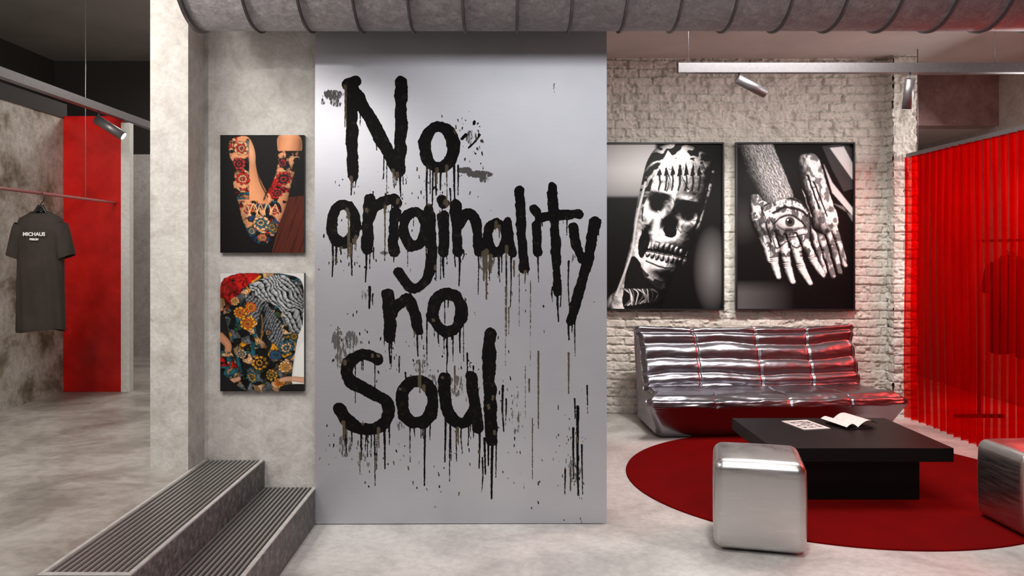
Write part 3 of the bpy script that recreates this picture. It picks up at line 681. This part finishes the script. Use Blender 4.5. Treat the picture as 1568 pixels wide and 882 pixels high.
# ------------------------------------------------------------- t-shirts
def tshirt(name,loc,mat,yaw=0,printed=True,ws=1.0):
    e=empty(name,loc); L=Vector(loc); R=Matrix.Rotation(yaw,3,'Z')
    def T(x,y,z): return tuple(L+R@Vector((x*ws,y,z)))
    rows=[(0.0,.075,.03),(-.012,.10,.045),(-.035,.145,.06),(-.055,.172,.065),(-.10,.178,.075),(-.2,.176,.08),(-.35,.176,.08),(-.5,.178,.082),(-.65,.182,.085),(-.80,.186,.088),(-.815,.184,.086)]
    zs=np.array([-r[0] for r in rows]); n=72; m=60
    vs=[];fs=[]
    for i in range(m):
        z=.815*(i/(m-1))**1.15
        hw=np.interp(z,zs,[r[1] for r in rows]); hd=np.interp(z,zs,[r[2] for r in rows])
        for k in range(n):
            a=2*math.pi*k/n; ca,sa=math.cos(a),math.sin(a)
            w_=1+.10*math.sin(a*7+z*4)*min(1,z*2)*.5+.05*math.sin(a*12-z*9)*min(1,z*2)
            vs.append(T(hw*math.copysign(abs(ca)**.8,ca),hd*w_*math.copysign(abs(sa)**.9,sa),-z-.012*math.sin(a*2)*(i/(m-1))+ (-.035*abs(sa) if (i==0 and sa<0) else 0)))
    for i in range(m-1):
        for k in range(n): fs.append((i*n+k,i*n+(k+1)%n,(i+1)*n+(k+1)%n,(i+1)*n+k))
    mesh_obj('torso',vs,fs,mat,e,True)
    for s in (-1,1):
        vs=[];fs=[];m2=20;n2=36
        for i in range(m2):
            t=i/(m2-1); cx=s*(.125+.075*t**.8); cz=-.095-.215*t; hw=.078-.012*t; hd=.062+.004*math.sin(t*9)
            ax=math.radians(18)*s
            for k in range(n2):
                a=2*math.pi*k/n2; lx=hw*math.cos(a); ly=hd*math.sin(a)*(1+.06*math.sin(a*5+t*6))
                vs.append(T(cx+lx*math.cos(ax),ly,cz+lx*math.sin(ax)))
        for i in range(m2-1):
            for k in range(n2): fs.append((i*n2+k,i*n2+(k+1)%n2,(i+1)*n2+(k+1)%n2,(i+1)*n2+k))
        mesh_obj('sleeve_%s'%('l' if s<0 else 'r'),vs,fs,mat,e,True)
    pts=[T(.078*math.cos(a),.036*math.sin(a)-.004,-.004-(.03*max(0,-math.sin(a)))) for a in np.linspace(0,2*math.pi,33)]
    tube('collar',pts,.009,mat,e)
    tube('hanger_arms',[T(-.165,0,-.052),T(-.08,0,-.012),T(0,0,.018),T(.08,0,-.012),T(.165,0,-.052)],.010,M_black,e)
    tube('hanger_hook',[T(0,0,.018),T(0,0,.06),T(.022,0,.078),T(.03,0,.105),T(.012,0,.135),T(-.012,0,.136),T(-.024,0,.118)],.0035,M_black,e)
    tube('hanger_neck',[T(-.045,0,-.005),T(-.015,0,.04),T(.015,0,.04),T(.045,0,-.005)],.013,M_black,e)
    if printed:
        for txt,sz,dz in (('MICHAUS',.034,-.165),('BERLIN',.018,-.195)):
            cu=bpy.data.curves.new('chest_text','FONT'); cu.body=txt; cu.size=sz; cu.align_x='CENTER'; cu.extrude=.0008; cu.offset=.0012
            ob=bpy.data.objects.new('chest_text',cu); cu.materials.append(M_printw)
            ob.location=T(.0,-.094,dz); ob.rotation_euler=(math.radians(90),0,yaw); link(ob,e)
    return e
tshirt('t_shirt',(-3.2,5.63,1.775),M_cloth,math.radians(4),True,.86)
cr=empty('hanging_clothes_rail',(-3.2,5,1.9))
cyl('rail',(-3.2,2.5,1.905),(-3.2,6.70,1.905),.011,M_redrail,cr)
cyl('suspension_cable_1',(-3.2,6.23,1.905),(-3.2,6.23,3.62),.003,M_rail,cr,8)
cyl('suspension_cable_2',(-3.2,3.2,1.905),(-3.2,3.2,3.62),.003,M_rail,cr,8)

# ------------------------------------------------------------- track lights
def spotlight_head(i,pivot,dirv,parent,L=.17,r=.032):
    p=Vector(pivot); d=Vector(dirv).normalized(); a=p-d*L*.35; b_=p+d*L*.65
    cyl('spot_body_%d'%i,a,b_,r,M_alu,parent); cyl('spot_lens_%d'%i,b_-d*.001,b_+d*.002,r*.82,M_lamp,parent)
tl=empty('track_light',(-3.1,5.5,2.6))
box('track',-3.165,-3.110,1.0,9.0,2.585,2.645,M_alu,tl)
cyl('track_cable_1',(-3.137,4.0,2.64),(-3.137,4.0,3.62),.002,M_alu,tl,8);cyl('track_cable_2',(-3.137,8.0,2.64),(-3.137,8.0,3.62),.002,M_alu,tl,8)
cyl('spot_stem_1',(-3.137,6.3,2.59),(-3.137,6.3,2.49),.006,M_alu,tl,8)
spotlight_head(1,(-3.08,6.3,2.48),(.85,.1,-.55),tl,.24,.036)
tr_=empty('track_light',(2.8,6,2.85))
box('track',1.27,4.9,5.97,6.03,2.815,2.885,M_alu,tr_)
cyl('track_cable_1',(1.35,6.0,2.88),(1.35,6.0,3.29),.002,M_alu,tr_,8);cyl('track_cable_2',(3.6,6.0,2.88),(3.6,6.0,3.29),.002,M_alu,tr_,8)
cyl('spot_stem_1',(1.72,6.0,2.82),(1.72,6.0,2.76),.006,M_alu,tr_,8)
spotlight_head(1,(1.78,6.0,2.735),(.75,.1,-.35),tr_,.24,.036)
cyl('spot_stem_2',(2.98,6.0,2.82),(2.98,6.0,2.76),.006,M_alu,tr_,8)
spotlight_head(2,(2.98,6.02,2.70),(.05,.35,-1),tr_,.22,.035)

# ------------------------------------------------------------- sofa
def sofa():
    e=empty('pleated_sofa',(2.15,7.05,0))
    prof=[(-.40,.0,0),(-.44,.03,0),(-.53,.215,0),(-.555,.255,1),(-.545,.305,1),(-.46,.345,1),(-.30,.35,1),(-.12,.34,1),(-.02,.33,1),(.01,.345,2),(.03,.42,2),(.07,.52,2),(.12,.63,2),(.17,.74,2),(.20,.80,2),(.24,.825,3),(.28,.80,3),(.31,.70,3),(.34,.45,3),(.36,.2,3),(.36,.02,3),(.34,.0,3)]
    pts=[np.array(p[:2]) for p in prof]; tag=[p[2] for p in prof]
    dense=[];tg=[];N=9
    for i in range(len(pts)-1):
        for k in range(N):
            t=k/N; dense.append(pts[i]*(1-t)+pts[i+1]*t); tg.append(tag[i])
    dense.append(pts[-1]);tg.append(tag[-1])
    dn=np.array(dense)
    for _ in range(6): dn[1:-1]=(dn[:-2]+dn[2:]+2*dn[1:-1])/4
    M=len(dn); tan=np.gradient(dn,axis=0); tan/=np.linalg.norm(tan,axis=1)[:,None]+1e-9
    nor=np.stack([-tan[:,1],tan[:,0]],1)
    tg=np.array(tg); nu=300; U=np.linspace(-1,1,nu)
    def zonet(z):
        idx=np.where(tg==z)[0]; t=np.zeros(M); t[idx]=np.linspace(0,1,len(idx)); return t
    t1,t2=zonet(1),zonet(2)
    P=np.zeros((M,nu,3))
    seams=[-.48,.08,.55]
    for j,u in enumerate(U):
        ds=min(abs(u-s_) for s_ in seams)
        pinch=math.exp(-(ds/.010)**2); soft=math.exp(-(ds/.06)**2); endp=math.exp(-((1-abs(u))/.03)**2)
        y=dn[:,0].copy();z=dn[:,1].copy(); off=np.zeros(M)
        wob=.016*math.sin(u*4.0+.4)+.006*math.sin(u*11+1)
        rows=5.0; ph=t2*rows+wob*6+.05*np.sin(t2*9+u*6)
        b2=np.abs(np.sin(np.pi*ph))**.75*.032-.014
        wr=(fbm(u*9+t2*0,t2*26+3,21,3)-.5)*.010
        off+=np.where(tg==2,b2*(1-.2*soft)+wr-.010*pinch,0)
        ph1=np.clip((t1-.20)/.80,0,1)*2.0+wob*6
        b1=np.where(t1>.20,np.abs(np.sin(np.pi*ph1))**.8*.016-.006,.004)
        wr1=(fbm(u*7,t1*12+7,25,3)-.5)*.018
        off+=np.where(tg==1,b1*(1-.2*soft)+wr1-.008*pinch,0)
        off+=np.where(tg==3,.006*math.sin(u*20)-.006*pinch,0)
        off+=np.where(tg==0,.003*math.sin(u*9),0)
        off-=endp*.03
        y+=nor[:,0]*off; z+=nor[:,1]*off
        hw=np.full(M,.965); lip=np.exp(-((dn[:,0]+.53)/.11)**2)*np.clip((dn[:,1]-.03)/.22,0,1)
        hw=hw+.11*lip; top=np.exp(-((dn[:,1]-.82)/.07)**2); hw=hw+.04*top
        hw=np.where(tg==3,np.maximum(hw-.02*(1-top),.93),hw)
        z+=top*.035*abs(u)**8+ lip*.012*abs(u)**6
        z-= top*.010*math.sin(u*4)**2
        P[:,j,0]=hw*u;P[:,j,1]=y;P[:,j,2]=np.maximum(z,0.0)+.010
    R=math.radians(4); cx,cy=2.15,7.04
    Q=P.copy(); Q[...,0]=cx+P[...,0]*math.cos(R)-P[...,1]*math.sin(R); Q[...,1]=cy+P[...,0]*math.sin(R)+P[...,1]*math.cos(R)
    grid_np('upholstery',Q,M_sofa,e)
    for j,nm in ((0,'side_l'),(nu-1,'side_r')):
        loop=Q[:,j]; vs=[tuple(p) for p in loop]
        o=mesh_obj(nm,vs,[tuple(range(M))],M_sofas,e)
        bm=bmesh.new();bm.from_mesh(o.data);bmesh.ops.triangulate(bm,faces=bm.faces[:]);bm.to_mesh(o.data);bm.free()
    return e
sofa()

# ------------------------------------------------------------- rug
vs=[(2.15,5.42,.008)];n=160
for k in range(n): vs.append((2.15+1.33*math.cos(2*math.pi*k/n),5.42+1.33*math.sin(2*math.pi*k/n),.008))
for k in range(n): vs.append((2.15+1.333*math.cos(2*math.pi*k/n),5.42+1.333*math.sin(2*math.pi*k/n),.0005))
fs=[(0,1+k,1+(k+1)%n) for k in range(n)]+[(1+k,1+n+k,1+n+(k+1)%n,1+(k+1)%n) for k in range(n)]
mesh_obj('round_rug',vs,fs,M_rug)

# ------------------------------------------------------------- coffee table
ct=empty('coffee_table',(2.1,5.22,0))
box('table_top',1.575,2.635,4.79,5.66,.268,.350,M_table,ct,.003,2)
box('pedestal_front',1.80,2.50,4.92,5.06,.0085,.268,M_table,ct,.003,2)
box('pedestal_rear',1.80,2.50,5.38,5.52,.0085,.268,M_table,ct,.003,2)
box('pedestal_core',1.88,2.42,5.06,5.38,.0085,.268,M_table,ct)
# ------------------------------------------------------------- magazines
def page_mat(name,seed,dark):
    m,nt,b=new_mat(name); setc(b,(.8,.8,.8),.35)
    v=coords(nt)
    c_=ramp(nt,noise(nt,v,14+seed,5,.7,1.5),[(.44+dark,rgb(20,20,20)),(.5+dark,rgb(225,225,222))])
    nt.links.new(c_,b.inputs['Base Color']); return m
M_pg1=page_mat('printed_page',1,0.0); M_pg0=simple('blank_page',rgb(232,230,226),.45)
def slab_rot(name,cx,cy,w,d,z0,z1,ang,mat,parent):
    o=box(name,-w/2,w/2,-d/2,d/2,0,z1-z0,mat,None); o.location=(cx,cy,(z0+z1)/2); o.rotation_euler=(0,0,math.radians(ang))
    o.parent=parent; o.matrix_parent_inverse=Matrix.Translation(-Vector(parent.location)); return o
mg=empty('magazine',(2.0,5.42,.35))
slab_rot('cover',1.995,5.42,.19,.27,.3505,.356,12,M_pg0,mg); slab_rot('cover_photo',1.99,5.42,.15,.2,.356,.3566,12,M_pg1,mg)
mo=empty('open_magazine',(2.27,5.43,.35))
def curl(name,cx,cy,ang,wd,dp,curlh,side,mat,z=.357):
    n=14;P=np.zeros((n,6,3));a=math.radians(ang)
    for i in range(n):
        t=i/(n-1); lx=side*wd*(t-.08*t*t); lz=z+curlh*math.sin(t*math.pi*.9)*(1-.3*t)+.002
        for j in range(6):
            ly=(j/5-.5)*dp; P[i,j]=(cx+lx*math.cos(a)-ly*math.sin(a),cy+lx*math.sin(a)+ly*math.cos(a),lz+.012*t*(j/5))
    return grid_np(name,P,mat,mo)
slab_rot('page_block',2.285,5.42,.17,.24,.3505,.3562,20,M_black,mo)
curl('page_left',2.26,5.43,20,.10,.24,.03,-1,M_pg0); curl('page_right',2.26,5.43,20,.18,.24,.045,1,M_pg0,.358)

# ------------------------------------------------------------- metal pouf stools
def stool(name,cx,cy,rot,zb,s=.43,h=.435):
    bm=bmesh.new(); bmesh.ops.create_cube(bm,size=1); bmesh.ops.scale(bm,vec=(s,s,h),verts=bm.verts)
    bmesh.ops.bevel(bm,geom=bm.edges[:],offset=.048,segments=8,profile=.5,affect='EDGES')
    me=bpy.data.meshes.new(name)
    bmesh.ops.subdivide_edges(bm,edges=[e for e in bm.edges if e.calc_length()>.2],cuts=8,use_grid_fill=True)
    for v_ in bm.verts:
        x,y,z=v_.co; bx=1+.03*(1-(2*z/h)**2); v_.co.x=x*bx; v_.co.y=y*bx
        v_.co.z=z+ (.010*(1-(2*x/s)**2)*(1-(2*y/s)**2) if z>h*.45 else 0)
    bm.to_mesh(me); bm.free(); me.materials.append(M_stool)
    for p in me.polygons: p.use_smooth=True
    o=bpy.data.objects.new(name,me); o.location=(cx,cy,zb+h/2); o.rotation_euler=(0,0,math.radians(rot)); return link(o)
stool('metal_stool',1.315,4.25,-14,.0105,.44,.45); stool('metal_stool',2.90,4.44,2,.0105)

# ------------------------------------------------------------- curtain
cu_=empty('sheer_curtain',(3.64,6,0))
ny_=1000; ys=np.linspace(7.34,2.2,ny_); zs=np.linspace(2.35,.015,24); YY,ZZ=np.meshgrid(ys,zs)
ph=YY/.108*2*math.pi+ .9*np.sin(YY*3.1); amp=.040+.008*np.sin(YY*7)
PXc=3.64+amp*np.sin(ph)+.010*np.sin(ph*2+ZZ)+ .008*np.sin(ZZ*2+YY*4); PYc=YY+.016*np.sin(ph*2)
grid_np('pleated_fabric',np.stack([PXc,PYc,ZZ],-1),M_curt,cu_)
box('curtain_rail',3.615,3.665,2.2,7.36,2.352,2.385,M_alu,cu_)
for k,yy in enumerate((3.0,5.2,7.2)): cyl('rail_rod_%d'%k,(3.64,yy,2.38),(3.64,yy,3.29),.004,M_alu,cu_,8)
rk=empty('garment_rack',(4.3,6.6,0))
for yy in (5.6,7.4): cyl('rack_post_%d'%int(yy*10),(4.3,yy,0.02),(4.3,yy,1.6),.014,M_black,rk); box('rack_foot_%d'%int(yy*10),4.08,4.52,yy-.02,yy+.02,0.001,.03,M_black,rk)
cyl('rack_bar',(4.3,5.58,1.6),(4.3,7.42,1.6),.013,M_black,rk)
tshirt('t_shirt',(4.3,6.95,1.465),M_clothb,.1,False); tshirt('t_shirt',(4.3,6.55,1.465),M_clothb,-.1,False); tshirt('t_shirt',(4.3,6.1,1.465),M_clothb,.05,False)

# ------------------------------------------------------------- lights
def area(name,loc,target,sx,sy,e,col=(1,1,1)):
    l=bpy.data.lights.new(name,'AREA'); l.shape='RECTANGLE'; l.size=sx; l.size_y=sy; l.energy=e; l.color=col
    o=bpy.data.objects.new(name,l); o.location=loc; o.rotation_euler=(Vector(target)-Vector(loc)).to_track_quat('-Z','Y').to_euler(); scene.collection.objects.link(o); return o
def spot(name,loc,target,e,ang,blend=.6,col=(1,.96,.92),r=.05):
    l=bpy.data.lights.new(name,'SPOT'); l.energy=e; l.spot_size=math.radians(ang); l.spot_blend=blend; l.color=col; l.shadow_soft_size=r
    o=bpy.data.objects.new(name,l); o.location=loc; o.rotation_euler=(Vector(target)-Vector(loc)).to_track_quat('-Z','Y').to_euler(); scene.collection.objects.link(o); return o
area('ceiling_light_1',(.6,1.0,3.2),(.6,2.2,0),2.4,2.0,108,(.97,.98,1))
area('ceiling_light_2',(2.0,5.4,3.25),(2.0,5.4,0),1.6,1.0,72,(1,.98,.95))
area('ceiling_light_left',(-2.7,3.4,3.5),(-2.9,4.6,0),1.2,2.0,85,(1,.97,.93))
area('ceiling_light_far',(-2.6,7.8,3.4),(-2.6,7.8,0),.8,.8,38,(1,.96,.92))
area('ceiling_fill_left',(-3.0,2.9,2.75),(-3.0,3.6,3.6),.5,2.4,60,(1,.94,.88))  # added fill aimed upward, no fixture modelled; brightens the left ceiling
area('curtain_back_light',(4.9,6.4,2.4),(3.6,6.4,1.0),2.6,1.0,125,(1,.92,.9))
spot('poster_spot_1',(1.5,6.0,2.7),(1.45,7.5,1.1),125,88,.8,(1,.97,.91),r=.08)
spot('poster_spot_2',(2.7,6.0,2.7),(2.65,7.5,1.1),125,84,.8,(1,.97,.91),r=.08)
spot('panel_spot_left',(-1.2,2.2,3.15),(-.95,4.5,1.0),95,55,.8)
spot('canvas_spot',(-1.9,1.8,3.1),(-1.5,4.5,1.2),95,60,.8)
spot('floor_spot',(1.0,3.0,3.2),(1.2,3.8,0),135,90,.8,r=.1)
w=bpy.data.worlds.new('World'); scene.world=w; w.use_nodes=True; w.node_tree.nodes['Background'].inputs[0].default_value=(.5,.5,.52,1); w.node_tree.nodes['Background'].inputs[1].default_value=.3

cam=bpy.data.cameras.new('camera'); co=bpy.data.objects.new('camera',cam); scene.collection.objects.link(co)
co.location=(0,0,1.5); co.rotation_euler=(math.radians(90),0,0)
cam.sensor_width=36; cam.lens=28.7; cam.shift_x=.007; cam.shift_y=-.0351; cam.clip_start=.05
scene.camera=co
